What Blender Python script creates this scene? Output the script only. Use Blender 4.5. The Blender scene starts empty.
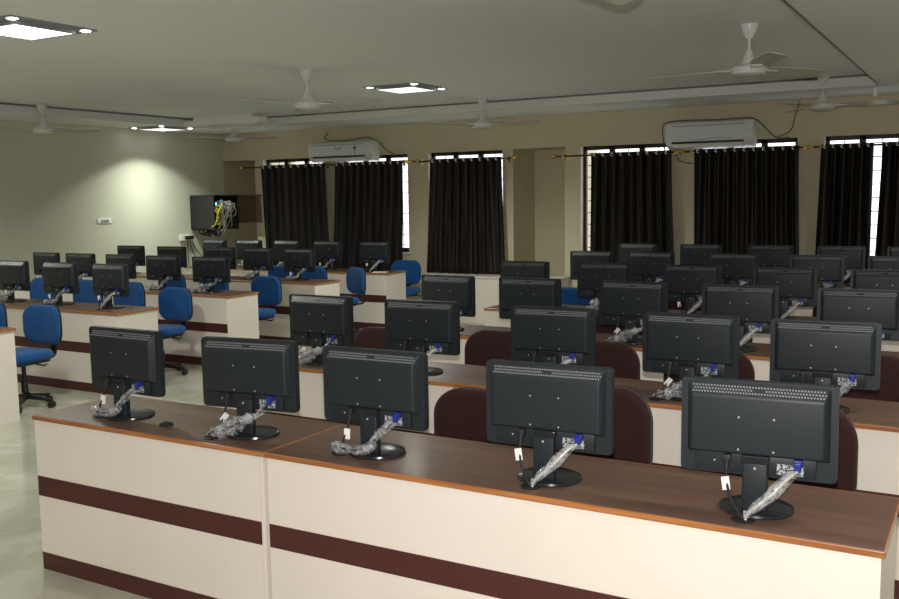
import bpy, bmesh, math, random
from mathutils import Vector, Matrix, noise
PI = math.pi; R = math.radians
random.seed(7)
C = bpy.context.scene.collection

# ------------------------------------------------------------------ materials
def mat(name, col, rough=.5, metal=0., spec=.5, bump=None, var=None, coat=0., sheen=0.):
    m = bpy.data.materials.new(name); m.use_nodes = True
    nt = m.node_tree; b = nt.nodes['Principled BSDF']
    b.inputs['Base Color'].default_value = (*col, 1); b.inputs['Roughness'].default_value = rough
    b.inputs['Metallic'].default_value = metal; b.inputs['Specular IOR Level'].default_value = spec
    if coat: b.inputs['Coat Weight'].default_value = coat; b.inputs['Coat Roughness'].default_value = .15
    if sheen: b.inputs['Sheen Weight'].default_value = sheen; b.inputs['Sheen Roughness'].default_value = .5
    tc = nt.nodes.new('ShaderNodeTexCoord')
    if var:   # (scale xyz, second colour, low, high)
        mp = nt.nodes.new('ShaderNodeMapping'); mp.inputs['Scale'].default_value = var[0]
        nz = nt.nodes.new('ShaderNodeTexNoise'); nz.inputs['Scale'].default_value = 1; nz.inputs['Detail'].default_value = 6
        cr = nt.nodes.new('ShaderNodeValToRGB')
        cr.color_ramp.elements[0].position = var[2]; cr.color_ramp.elements[1].position = var[3]
        cr.color_ramp.elements[0].color = (*col, 1); cr.color_ramp.elements[1].color = (*var[1], 1)
        nt.links.new(tc.outputs['Object'], mp.inputs[0]); nt.links.new(mp.outputs[0], nz.inputs['Vector'])
        nt.links.new(nz.outputs[0], cr.inputs[0]); nt.links.new(cr.outputs[0], b.inputs['Base Color'])
    if bump:  # (scale, strength, distance)
        nz = nt.nodes.new('ShaderNodeTexNoise'); nz.inputs['Scale'].default_value = bump[0]; nz.inputs['Detail'].default_value = 4
        bp = nt.nodes.new('ShaderNodeBump'); bp.inputs['Strength'].default_value = bump[1]; bp.inputs['Distance'].default_value = bump[2]
        nt.links.new(tc.outputs['Object'], nz.inputs['Vector']); nt.links.new(nz.outputs[0], bp.inputs['Height'])
        nt.links.new(bp.outputs[0], b.inputs['Normal'])
    return m

def emit(name, col, strength):
    m = bpy.data.materials.new(name); m.use_nodes = True; nt = m.node_tree
    b = nt.nodes['Principled BSDF']; b.inputs['Base Color'].default_value = (.8, .8, .8, 1)
    b.inputs['Emission Color'].default_value = (*col, 1); b.inputs['Emission Strength'].default_value = strength
    return m

M = {}
M['wall'] = mat('wall_paint', (.63, .57, .40), .75, spec=.2, bump=(60, .05, .002), var=((.5, .5, .5), (.60, .55, .40), .4, .7))
M['wall_left'] = mat('left_wall_paint', (.66, .65, .52), .75, spec=.2, bump=(60, .05, .002), var=((.6, .6, .6), (.63, .62, .49), .4, .7))
M['reveal'] = mat('window_reveal_paint', (.80, .70, .60), .7)
M['ceiling'] = mat('ceiling_paint', (.86, .87, .87), .8, spec=.2, bump=(25, .08, .004))
M['cornice'] = mat('cornice_paint', (.72, .72, .70), .6)
M['pgrey'] = mat('cornice_gap_shade_grey', (.22, .21, .21), .7)  # dark grey carries the shade of the cornice gap
M['cream'] = mat('cream_laminate', (.78, .715, .635), .45, spec=.35, var=((3, 3, 3), (.755, .69, .61), .4, .7))
M['maroon'] = mat('maroon_laminate', (.075, .022, .019), .45, spec=.3)
M['edge'] = mat('orange_brown_wood_lipping', (.44, .175, .05), .35, var=((2, 40, 40), (.26, .09, .028), .35, .65), coat=.3)
M['black'] = mat('black_plastic', (.0175, .0225, .027), .46, spec=.32, bump=(900, .12, .0005))
M['black_gloss'] = mat('black_gloss_plastic', (.016, .019, .022), .22, spec=.5)
M['bezel'] = mat('monitor_bezel_plastic', (.018, .023, .027), .40, spec=.36)
M['screen'] = mat('dark_screen_glass', (.012, .012, .014), .12)
M['vent'] = mat('vent_slots_grey', (.22, .23, .24), .4)
M['screw'] = mat('screw_steel', (.75, .75, .75), .3, metal=.6)
M['blue_plug'] = mat('blue_connector', (.015, .03, .25), .35)
M['white_tag'] = mat('white_paper', (.8, .8, .78), .6)
M['rubber'] = mat('black_rubber', (.012, .012, .013), .6)
M['blue'] = mat('blue_fabric', (.009, .078, .25), .85, spec=.2, bump=(500, .2, .001), sheen=.12, var=((60, 60, 60), (.007, .060, .205), .35, .65))
M['brown'] = mat('maroon_fabric', (.036, .0140, .0135), .9, spec=.15, bump=(500, .2, .001), sheen=.10, var=((60, 60, 60), (.028, .011, .0105), .35, .65))
M['chair_black'] = mat('chair_black_plastic', (.012, .012, .013), .45)
M['chrome'] = mat('chrome', (.6, .6, .6), .2, metal=1)
M['white'] = mat('white_plastic', (.88, .89, .88), .35)
M['fixture'] = mat('light_fitting_grey', (.26, .26, .28), .45)
M['ac'] = mat('air_conditioner_white', (.70, .72, .74), .4)
M['fan'] = mat('fan_white_enamel', (.72, .72, .70), .3)
M['blade'] = mat('fan_blade_enamel', (.60, .59, .54), .35)
M['gold'] = mat('polished_brass', (.80, .55, .15), .25, metal=1)
M['rod'] = mat('dark_bronze_rod', (.06, .035, .025), .35, metal=.5)
M['ring'] = mat('eyelet_daylight_white', (.9, .9, .88), .35)  # white stands in for daylight showing through the eyelet holes
M['frame'] = mat('dark_window_frame', (.030, .012, .012), .5)
M['iron'] = mat('grille_iron', (.02, .018, .018), .5)
M['rack'] = mat('rack_black_steel', (.022, .022, .023), .5)
M['yellow'] = mat('yellow_patch_cable', (.75, .62, .05), .5)
M['pale_cable'] = mat('pale_patch_cable', (.62, .62, .52), .5)
M['dark_grey'] = mat('dark_grey_plastic', (.10, .10, .10), .4)
M['led'] = emit('rack_status_light', (.15, .45, 1), 6)
M['lamp'] = emit('lit_lamp', (.95, 1, .93), 12)

def desk_top_mat():
    m = mat('brown_wood_laminate', (.165, .092, .064), .40, spec=.45, coat=.10,
            var=((1.2, 18, 18), (.105, .055, .039), .3, .7), bump=(120, .06, .001))
    return m
M['top'] = desk_top_mat()

def floor_mat():
    m = bpy.data.materials.new('vitrified_floor_tile'); m.use_nodes = True; nt = m.node_tree
    b = nt.nodes['Principled BSDF']; tc = nt.nodes.new('ShaderNodeTexCoord')
    br = nt.nodes.new('ShaderNodeTexBrick'); br.offset = 0
    br.inputs['Scale'].default_value = 1; br.inputs['Brick Width'].default_value = .6; br.inputs['Row Height'].default_value = .6
    br.inputs['Mortar Size'].default_value = .0012; br.inputs['Mortar'].default_value = (.30, .29, .22, 1)
    nz = nt.nodes.new('ShaderNodeTexNoise'); nz.inputs['Scale'].default_value = 1.4; nz.inputs['Detail'].default_value = 8
    nz.inputs['Distortion'].default_value = 2.2
    cr = nt.nodes.new('ShaderNodeValToRGB')
    cr.color_ramp.elements[0].position = .40; cr.color_ramp.elements[0].color = (.40, .39, .31, 1)
    cr.color_ramp.elements[1].position = .62; cr.color_ramp.elements[1].color = (.50, .49, .40, 1)
    nt.links.new(tc.outputs['Object'], br.inputs['Vector']); nt.links.new(tc.outputs['Object'], nz.inputs['Vector'])
    nt.links.new(nz.outputs[0], cr.inputs[0])
    nt.links.new(cr.outputs[0], br.inputs['Color1']); nt.links.new(cr.outputs[0], br.inputs['Color2'])
    nt.links.new(br.outputs[0], b.inputs['Base Color'])
    b.inputs['Roughness'].default_value = .13; b.inputs['Specular IOR Level'].default_value = .5
    return m
M['floor'] = floor_mat()

def curtain_mat():
    m = mat('dark_brown_satin', (.0110, .0082, .0070), .5, spec=.30, var=((13, 13, .4), (.042, .029, .021), .48, .72))  # lighter upright streaks are satin sheen painted into the colour
    return m
M['curtain'] = curtain_mat()

def plastic_mat():
    m = bpy.data.materials.new('clear_plastic_film'); m.use_nodes = True; nt = m.node_tree
    b = nt.nodes['Principled BSDF']; out = nt.nodes['Material Output']
    b.inputs['Base Color'].default_value = (.55, .56, .58, 1); b.inputs['Roughness'].default_value = .12
    b.inputs['Specular IOR Level'].default_value = 1.0
    tc = nt.nodes.new('ShaderNodeTexCoord'); nz = nt.nodes.new('ShaderNodeTexNoise')
    nz.inputs['Scale'].default_value = 38; nz.inputs['Detail'].default_value = 4; nz.inputs['Distortion'].default_value = 1.5
    nt.links.new(tc.outputs['Object'], nz.inputs['Vector'])
    cr = nt.nodes.new('ShaderNodeValToRGB')
    cr.color_ramp.elements[0].position = .40; cr.color_ramp.elements[0].color = (.08, .08, .08, 1)
    cr.color_ramp.elements[1].position = .60; cr.color_ramp.elements[1].color = (.62, .62, .62, 1)
    nt.links.new(nz.outputs[0], cr.inputs[0])
    bp = nt.nodes.new('ShaderNodeBump'); bp.inputs['Strength'].default_value = .8; bp.inputs['Distance'].default_value = .004
    nt.links.new(nz.outputs[0], bp.inputs['Height']); nt.links.new(bp.outputs[0], b.inputs['Normal'])
    tr = nt.nodes.new('ShaderNodeBsdfTransparent'); mx = nt.nodes.new('ShaderNodeMixShader')
    nt.links.new(cr.outputs[0], mx.inputs[0]); nt.links.new(tr.outputs[0], mx.inputs[1]); nt.links.new(b.outputs[0], mx.inputs[2])
    nt.links.new(mx.outputs[0], out.inputs['Surface'])
    return m
M['plastic'] = plastic_mat()

def glass_mat(name, tint, fac):
    m = bpy.data.materials.new(name); m.use_nodes = True; nt = m.node_tree
    b = nt.nodes['Principled BSDF']; out = nt.nodes['Material Output']
    b.inputs['Base Color'].default_value = (*tint, 1); b.inputs['Roughness'].default_value = .05
    tr = nt.nodes.new('ShaderNodeBsdfTransparent'); mx = nt.nodes.new('ShaderNodeMixShader'); mx.inputs[0].default_value = fac
    nt.links.new(tr.outputs[0], mx.inputs[1]); nt.links.new(b.outputs[0], mx.inputs[2]); nt.links.new(mx.outputs[0], out.inputs['Surface'])
    return m
M['glass'] = glass_mat('window_glass', (.8, .85, .85), .06)
M['smoked'] = glass_mat('smoked_brown_glass', (.05, .025, .012), .55)

def lattice_mat():
    m = bpy.data.materials.new('lit_louvre_lattice'); m.use_nodes = True; nt = m.node_tree
    b = nt.nodes['Principled BSDF']; tc = nt.nodes.new('ShaderNodeTexCoord')
    br = nt.nodes.new('ShaderNodeTexBrick'); br.offset = 0; br.inputs['Scale'].default_value = 1
    br.inputs['Brick Width'].default_value = .045; br.inputs['Row Height'].default_value = .045; br.inputs['Mortar Size'].default_value = .008
    br.inputs['Color1'].default_value = (1, 1, .97, 1); br.inputs['Color2'].default_value = (1, 1, .97, 1); br.inputs['Mortar'].default_value = (.09, .10, .11, 1)
    nt.links.new(tc.outputs['Object'], br.inputs['Vector'])
    nt.links.new(br.outputs[0], b.inputs['Emission Color']); b.inputs['Emission Strength'].default_value = 2.4
    b.inputs['Base Color'].default_value = (.5, .5, .5, 1)
    return m
M['lattice'] = lattice_mat()

def label_mat():
    m = bpy.data.materials.new('port_label_print'); m.use_nodes = True; nt = m.node_tree
    b = nt.nodes['Principled BSDF']; tc = nt.nodes.new('ShaderNodeTexCoord')
    vo = nt.nodes.new('ShaderNodeTexVoronoi'); vo.inputs['Scale'].default_value = 170; vo.distance = 'CHEBYCHEV'
    cr = nt.nodes.new('ShaderNodeValToRGB'); cr.color_ramp.interpolation = 'CONSTANT'
    cr.color_ramp.elements[0].color = (.03, .03, .035, 1); cr.color_ramp.elements[1].position = .42; cr.color_ramp.elements[1].color = (.42, .44, .48, 1)
    nt.links.new(tc.outputs['Object'], vo.inputs['Vector']); nt.links.new(vo.outputs['Distance'], cr.inputs[0])
    nt.links.new(cr.outputs[0], b.inputs['Base Color'])
    return m
M['label'] = label_mat()

# ------------------------------------------------------------------ mesh helpers
def bm_new(): return bmesh.new()

def box(bm, x0, x1, y0, y1, z0, z1, bev=0, seg=2, mtx=None):
    r = bmesh.ops.create_cube(bm, size=1)
    vs = r['verts']
    for v in vs:
        v.co = Vector(((x0+x1)/2 + v.co.x*(x1-x0), (y0+y1)/2 + v.co.y*(y1-y0), (z0+z1)/2 + v.co.z*(z1-z0)))
    if bev:
        es = list({e for v in vs for e in v.link_edges})
        rr = bmesh.ops.bevel(bm, geom=es, offset=bev, segments=seg, affect='EDGES', profile=.5)
        vs = list({v for f in rr['faces'] for v in f.verts} | {v for v in vs if v.is_valid})
    if mtx is not None:
        for v in vs: v.co = mtx @ v.co
    return vs

def tube(bm, pts, r, n=8, caps=True, jitter=0, rad=None):
    pts = [Vector(p) for p in pts]; rings = []
    prev = None
    for i, p in enumerate(pts):
        t = (pts[min(i+1, len(pts)-1)] - pts[max(i-1, 0)]).normalized()
        if prev is None:
            a = Vector((0, 0, 1)) if abs(t.z) < .9 else Vector((1, 0, 0))
            u = t.cross(a).normalized()
        else:
            u = (prev - t*prev.dot(t)).normalized()
        prev = u; w = t.cross(u)
        ri = rad(i/(len(pts)-1)) if rad else r
        ring = []
        for k in range(n):
            q = ri*(1 + (random.uniform(-jitter, jitter) if jitter else 0))
            ring.append(bm.verts.new(p + u*math.cos(2*PI*k/n)*q + w*math.sin(2*PI*k/n)*q))
        rings.append(ring)
    for a, b in zip(rings, rings[1:]):
        for k in range(n): bm.faces.new((a[k], a[(k+1) % n], b[(k+1) % n], b[k]))
    if caps: bm.faces.new(rings[0][::-1]); bm.faces.new(rings[-1])

def smooth_path(ctrl, n=24):
    c = [Vector(p) for p in ctrl]; c = [c[0]*2-c[1]] + c + [c[-1]*2-c[-2]]; out = []
    segs = len(c)-3
    for s in range(segs):
        p0, p1, p2, p3 = c[s:s+4]; m = max(2, n//segs)
        for k in range(m + (1 if s == segs-1 else 0)):
            t = k/m
            out.append(.5*((2*p1)+(-p0+p2)*t+(2*p0-5*p1+4*p2-p3)*t*t+(-p0+3*p1-3*p2+p3)*t**3))
    return out

def lathe(bm, prof, n=24, loc=(0, 0, 0), cap=True):
    rings = []
    for r, z in prof:
        rings.append([bm.verts.new((loc[0]+r*math.cos(2*PI*k/n), loc[1]+r*math.sin(2*PI*k/n), loc[2]+z)) for k in range(n)])
    for a, b in zip(rings, rings[1:]):
        for k in range(n): bm.faces.new((a[k], a[(k+1) % n], b[(k+1) % n], b[k]))
    if cap: bm.faces.new(rings[0][::-1]); bm.faces.new(rings[-1])

def prism(bm, outline, axis, a, b):
    """outline: 2-D points; axis 0/1/2 is the extrusion axis"""
    def P(p, t):
        return {0: (t, p[0], p[1]), 1: (p[0], t, p[1]), 2: (p[0], p[1], t)}[axis]
    A = [bm.verts.new(P(p, a)) for p in outline]; B = [bm.verts.new(P(p, b)) for p in outline]
    n = len(outline)
    for k in range(n): bm.faces.new((A[k], A[(k+1) % n], B[(k+1) % n], B[k]))
    bm.faces.new(A[::-1]); bm.faces.new(B)
    return A+B

def rrect(cx, cy, w, h, r, n=6):
    pts = []
    for (sx, sy, a0) in ((1, 1, 0), (-1, 1, 90), (-1, -1, 180), (1, -1, 270)):
        for k in range(n+1):
            a = R(a0 + 90*k/n); pts.append((cx+sx*(w/2-r)+r*math.cos(a), cy+sy*(h/2-r)+r*math.sin(a)))
    return pts

def obj(name, bm, m, parent=None, smooth=False, ang=35):
    bmesh.ops.recalc_face_normals(bm, faces=bm.faces[:])
    me = bpy.data.meshes.new(name); bm.to_mesh(me); bm.free()
    me.materials.append(M[m] if isinstance(m, str) else m)
    if smooth:
        for p in me.polygons: p.use_smooth = True
        me.set_sharp_from_angle(angle=R(ang))
    o = bpy.data.objects.new(name, me); C.objects.link(o)
    if parent: o.parent = parent
    return o

def thing(name, label, cat, loc=(0, 0, 0), rz=0, group=None, kind=None):
    o = bpy.data.objects.new(name, None); C.objects.link(o); o.empty_display_size = .1
    o.location = loc; o.rotation_euler = (0, 0, rz)
    if label: o['label'] = label
    if cat: o['category'] = cat
    if group: o['group'] = group
    if kind: o['kind'] = kind
    return o
def tag(o, label, cat, group=None, kind=None):
    if label: o['label'] = label
    if cat: o['category'] = cat
    if group: o['group'] = group
    if kind: o['kind'] = kind
    return o
def struct(name, bm, m, parent=None, smooth=False):
    o = obj(name, bm, m, parent, smooth)
    if not parent: o['kind'] = 'structure'
    return o
def dup(o, parent=None):
    c = o.copy(); C.objects.link(c)
    if parent: c.parent = parent
    for ch in list(o.children): dup(ch, c)
    return c

# ------------------------------------------------------------------ room shell
XL, XR, YB, YF = -10.95, 3.4, -2.6, 11.6     # left wall, right wall, behind the camera, window wall
ZS, ZI = 2.787, 2.90                          # soffit, inner ceiling
bx0, bx1, by1, by0 = -10.03, -1.04, 10.46, -1.6   # recessed ceiling field

bm = bm_new(); box(bm, XL-.3, XR+.3, YB-.3, YF+1.0, -.1, 0); struct('floor', bm, 'floor')
# ceiling: soffit ring plus raised centre, one surface
bm = bm_new()
box(bm, XL-.3, bx0, YB-.3, YF+.3, ZS, 3.1); box(bm, bx1, XR+.3, YB-.3, YF+.3, ZS, 3.1)
box(bm, bx0, bx1, by1, YF+.3, ZS, 3.1); box(bm, bx0, bx1, YB-.3, by0, ZS, 3.1)
box(bm, bx0, bx1, by0, by1, ZI, 3.1); struct('ceiling', bm, 'ceiling')
# cornice strip round the recess
def cornice(name, pts):
    bm = bm_new()
    for (x0, x1, y0, y1) in pts: box(bm, x0, x1, y0, y1, ZS-.004, ZI-.022, .004)
    o = struct(name, bm, 'cornice')
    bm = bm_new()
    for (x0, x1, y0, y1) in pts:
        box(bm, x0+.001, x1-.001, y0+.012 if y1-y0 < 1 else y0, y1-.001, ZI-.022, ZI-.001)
    obj('gap_shade_strip', bm, 'pgrey', o)  # solid strip, the gap's shade painted on as dark grey
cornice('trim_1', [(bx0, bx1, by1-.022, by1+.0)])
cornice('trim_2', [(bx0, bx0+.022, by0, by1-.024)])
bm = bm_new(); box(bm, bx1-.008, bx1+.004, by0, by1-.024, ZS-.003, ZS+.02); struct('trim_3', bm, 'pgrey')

# window wall with openings
WIN = [(-10.11, -8.91), (-8.60, -7.37), (-7.03, -5.83), (-4.70, -3.50), (-3.19, -1.99), (-1.71, -.51)]
ZW0, ZW1 = .93, 2.36
NICHE = (-5.68, -4.92, 2.365, 12.30)
holes = [(a, b, ZW0, ZW1) for a, b in WIN] + [(NICHE[0], NICHE[1], 0, NICHE[2]), (-10.95, -10.27, 0, 2.36)]
def wall_with_holes(bm, x0, x1, z0, z1, ya, yb, holes):
    xs = sorted({x0, x1, *[h[0] for h in holes], *[h[1] for h in holes]}); zs = sorted({z0, z1, *[h[2] for h in holes], *[h[3] for h in holes]})
    xs = [x for x in xs if x0 <= x <= x1]; zs = [z for z in zs if z0 <= z <= z1]
    for a, b in zip(xs, xs[1:]):
        runs = []
        for c, d in zip(zs, zs[1:]):
            mx, mz = (a+b)/2, (c+d)/2
            if any(h[0] < mx < h[1] and h[2] < mz < h[3] for h in holes): continue
            if runs and abs(runs[-1][1]-c) < 1e-6: runs[-1][1] = d
            else: runs.append([c, d])
        for c, d in runs: box(bm, a, b, ya, yb, c, d)
bm = bm_new(); wall_with_holes(bm, XL-.3, XR+.3, 0, ZS+.01, YF, YF+.23, holes)
# niches closed behind
box(bm, NICHE[0]-.15, NICHE[0], YF+.23, NICHE[3]+.1, 0, 2.6); box(bm, NICHE[1], NICHE[1]+.15, YF+.23, NICHE[3]+.1, 0, 2.6)
box(bm, NICHE[0]-.1, NICHE[1]+.1, NICHE[3], NICHE[3]+.1, 0, 2.6); box(bm, NICHE[0]-.1, NICHE[1]+.1, YF+.23, NICHE[3]+.1, NICHE[2], 2.6)
box(bm, XL-.3, -10.14, YF+.75, YF+.85, 0, 2.6); box(bm, -10.27, -10.17, YF+.23, YF+.8, 0, 2.6); box(bm, XL-.3, XL, YF+.23, YF+.8, 0, 2.6); box(bm, XL-.1, -10.2, YF+.23, YF+.8, 2.36, 2.5)
bmesh.ops.remove_doubles(bm, verts=bm.verts[:], dist=1e-5)
struct('wall_far', bm, 'wall')
bm = bm_new(); box(bm, XL-.2, XL, YB-.3, YF, 0, ZS+.01); struct('wall_left', bm, 'wall_left')
bm = bm_new(); box(bm, XR, XR+.2, YB-.3, YF, 0, ZS+.01); struct('wall_right', bm, 'wall')
bm = bm_new(); box(bm, XL, XR, YB-.2, YB, 0, ZS+.01); struct('wall_back', bm, 'wall')

# windows
for i, (a, b) in enumerate(WIN):
    w = thing('window_%d' % (i+1), None, None, (0, 0, 0), kind='structure')
    y0, y1 = YF+.09, YF+.14
    bm = bm_new()
    box(bm, a, a+.05, y0, y1, ZW0, ZW1, .004); box(bm, b-.05, b, y0, y1, ZW0, ZW1, .004)
    box(bm, a, b, y0, y1, ZW1-.05, ZW1, .004); box(bm, a, b, y0, y1, ZW0, ZW0+.06, .004)
    for t in (1/3, 2/3):
        x = a+(b-a)*t; box(bm, x-.035, x+.035, y0, y1, ZW0, ZW1, .004)
    obj('window_frame', bm, 'frame', w)
    bm = bm_new()
    for k in range(9):
        z = ZW0+.1+k*.155; tube(bm, [(a+.05, y1+.02, z), (b-.05, y1+.02, z)], .006, 6)
    for k in range(1, 6):
        x = a+(b-a)*k/6; tube(bm, [(x, y1+.02, ZW0), (x, y1+.02, ZW1)], .005, 6)
    obj('grille', bm, 'iron', w)
    bm = bm_new(); box(bm, a+.04, b-.04, y0+.02, y0+.026, ZW0+.04, ZW1-.04); obj('window_pane', bm, 'glass', w)
    bm = bm_new(); box(bm, a-.03, b+.03, YF-.03, YF+.09, ZW0-.03, ZW0, .004); obj('window_sill', bm, 'reveal', w)
    bm = bm_new(); box(bm, a, a+.008, YF+.001, y0, ZW0, ZW1); box(bm, b-.008, b, YF+.001, y0, ZW0, ZW1); obj('reveal', bm, 'reveal', w)

# ------------------------------------------------------------------ curtains
YR = 11.47; ZR = 2.235
CUR = [  # top x0, x1, bottom x0, x1, bottom z, pleats, label
    (-10.04, -8.77, -10.00, -8.69, .52, 9, 'dark brown curtain nearest the rack corner, left of the first air conditioner'),
    (-8.59, -7.38, -8.69, -7.45, .50, 10, 'dark brown curtain below the left air conditioner, white window strip on its right'),
    (-6.92, -5.79, -7.03, -5.73, .655, 9, 'single dark brown curtain between the left air conditioner and the wall niche'),
    (-4.50, -3.45, -4.52, -3.37, .50, 9, 'dark brown curtain just right of the wall niche'),
    (-3.17, -1.96, -3.165, -1.90, .50, 11, 'dark brown curtain under the right air conditioner'),
    (-1.72, -1.17, -1.76, -1.17, .50, 6, 'narrow dark brown curtain left of the bright slit at the right edge'),
    (-1.08, -.46, -1.13, -.44, .50, 6, 'dark brown curtain right of the bright slit at the right edge')]
for a, b, c, d, zb, n, lab in CUR:
    bm = bm_new(); NU, NV = n*14, 26; zt = ZR+.026
    ph = random.uniform(0, 6)
    grid = []
    pw = [random.uniform(.25, 1.45) for _ in range(n+2)]
    for j in range(NV+1):
        t = j/NV; z = zt+(zb-zt)*t; row = []
        x0 = a+(c-a)*(t**1.1); x1 = b+(d-b)*(t**1.4)
        for i in range(NU+1):
            s = i/NU
            u_ = s*n; k_ = int(u_); f_ = u_-k_; f_ = f_*f_*(3-2*f_)
            amp = .040*(1-t*.9) + .040*t*.9*(pw[k_]*(1-f_)+pw[k_+1]*f_)
            y = YR + amp*math.sin(2*PI*n*s) + .020*t*math.sin(2*PI*(n*.37)*s+ph+1.3*t) + .012*t*math.sin(2*PI*n*2*s+ph)
            x = x0+(x1-x0)*s + .010*t*math.sin(2*PI*n*.5*s+ph)
            row.append(bm.verts.new((x, y, z + (.008*math.sin(9*s+ph) if j == NV else 0))))
        grid.append(row)
    for j in range(NV):
        for i in range(NU): bm.faces.new((grid[j][i], grid[j][i+1], grid[j+1][i+1], grid[j+1][i]))
    t = thing('curtain', lab, 'curtain', (0, 0, 0), group='dark brown eyelet curtains on the window wall')
    o = obj('fabric', bm, 'curtain', t, True, 60)
    sm = o.modifiers.new('thick', 'SOLIDIFY'); sm.thickness = .003
    for k in range(n):
        s = (k+.5)/n
        bm = bm_new(); x = a+(b-a)*s
        pts = [(x+ .0, YR + .017*math.cos(q), ZR + .017*math.sin(q)) for q in [2*PI*i/14 for i in range(15)]]
        pts = [(x + (p[1]-YR)*.8, YR-.02 + (p[1]-YR)*.6, p[2]) for p in pts]
        tube(bm, pts, .007, 6, caps=False); obj('eyelet', bm, 'ring', t, True)

RODS = [(-10.42, -9.02, 'curtain rod with brass finials nearest the rack corner'),
        (-8.92, -7.33, 'curtain rod with brass finials in front of the window under the left air conditioner'),
        (-7.22, -5.62, 'curtain rod with brass finials left of the wall niche'),
        (-4.99, -3.40, 'curtain rod with brass finials right of the wall niche'),
        (-3.30, -1.90, 'curtain rod with brass finials under the right air conditioner'),
        (-1.82, -.25, 'curtain rod with brass finials at the right edge')]
for a, b, lab in RODS:
    t = thing('curtain_rod', lab, 'curtain rod', group='dark curtain rods with brass finials')
    bm = bm_new(); tube(bm, [(a, YR, ZR), (b, YR, ZR)], .012, 10); obj('rod', bm, 'rod', t, True)
    for s, x in ((-1, a), (1, b)):
        bm = bm_new()
        prof = [(.001, 0), (.016, .004), (.022, .012), (.012, .022), (.012, .03), (.026, .045), (.030, .058), (.024, .072), (.010, .084), (.014, .092), (.001, .10)]
        lathe(bm, prof, 14)
        for v in bm.verts: v.co = Vector((x + s*(v.co.z-.02), YR+v.co.x, ZR+v.co.y))
        obj('finial', bm, 'gold', t, True)
        bm = bm_new(); xx = x - s*.10
        box(bm, xx-.012, xx+.012, YR-.018, YF, ZR-.014, ZR+.006, .003); box(bm, xx-.02, xx+.02, YF-.012, YF, ZR-.05, ZR+.04, .003)
        obj('bracket', bm, 'gold', t)

# ------------------------------------------------------------------ low cabinet under window 3
t = thing('low_cabinet', 'low cream cabinet under the curtain left of the wall niche', 'cabinet', (-5.88, 11.28, 0))
bm = bm_new(); box(bm, -1.02, 1.02, -.10, .31, 0, .63, .004); obj('body', bm, 'cream', t)
bm = bm_new(); box(bm, -1.04, 1.04, -.12, .31, .63, .652, .004); obj('worktop', bm, 'cream', t)

# ------------------------------------------------------------------ desks
def desk(x0, x1, yf, label, group, depth=.53, groms=(), strip=False, cat='desk'):
    t = thing('computer_desk', label, cat, (x0, yf, 0), group=group); W = x1-x0
    bm = bm_new(); box(bm, .006, W-.007, .008, depth-.008, .728, .75, .001); top = obj('tabletop', bm, 'top', t)
    bm = bm_new()
    box(bm, 0, W-.001, -.0, .0085, .729, .7495, .003); box(bm, 0, W-.001, depth-.0085, depth, .729, .7495, .003)
    box(bm, 0, .0065, .008, depth-.008, .729, .7495, .002); box(bm, W-.0075, W-.001, .008, depth-.008, .729, .7495, .002)
    obj('edge_banding', bm, 'edge', top)
    e = W-.034 if strip else W-.012
    bm = bm_new(); box(bm, .005, e, .010, .028, 0, .729); fp = obj('modesty_panel', bm, 'cream', t)
    bm = bm_new(); box(bm, .006, e, .0085, .0105, .362, .458); obj('stripe', bm, 'maroon', fp)
    bm = bm_new(); box(bm, .006, e, .0085, .0105, .0, .084); obj('skirting', bm, 'maroon', fp)
    for a, b in ((.005, .023), (W-.030, W-.012)):
        bm = bm_new(); box(bm, a, b, .0285 if (a < .1 or not strip) else .006, depth-.012, 0, .728, .001); obj('side_panel', bm, 'cream', t)
    bm = bm_new(); box(bm, .036, W-.036, depth-.09, depth-.072, .6, .723); obj('rear_rail', bm, 'cream', t)
    for gx, gy in groms:
        bm = bm_new(); lathe(bm, [(.020, 0), (.034, 0), (.036, .004), (.030, .006), (.020, .003)], 20, (gx-x0, gy-yf, .7495), cap=False)
        vs = [bm.verts.new((gx-x0+.021*math.cos(2*PI*k/20), gy-yf+.021*math.sin(2*PI*k/20), .7503)) for k in range(20)]; bm.faces.new(vs)
        obj('cable_grommet', bm, 'rubber', t, True)
    return t

# ------------------------------------------------------------------ monitor prototypes
def frust(bm, r0, y0, r1, y1):
    """lofted block: rect r0=(x0,x1,z0,z1) at y0 to r1 at y1"""
    def ring(r, y): return [bm.verts.new(p) for p in ((r[0], y, r[2]), (r[1], y, r[2]), (r[1], y, r[3]), (r[0], y, r[3]))]
    a, b = ring(r0, y0), ring(r1, y1)
    for k in range(4): bm.faces.new((a[k], a[(k+1) % 4], b[(k+1) % 4], b[k]))
    bm.faces.new(a[::-1]); bm.faces.new(b)
    es = [e for e in bm.edges if all(v in b for v in e.verts) or (any(v in b for v in e.verts) and any(v in a for v in e.verts))]
    bmesh.ops.bevel(bm, geom=es, offset=.007, segments=3, affect='EDGES', profile=.6)

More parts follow.
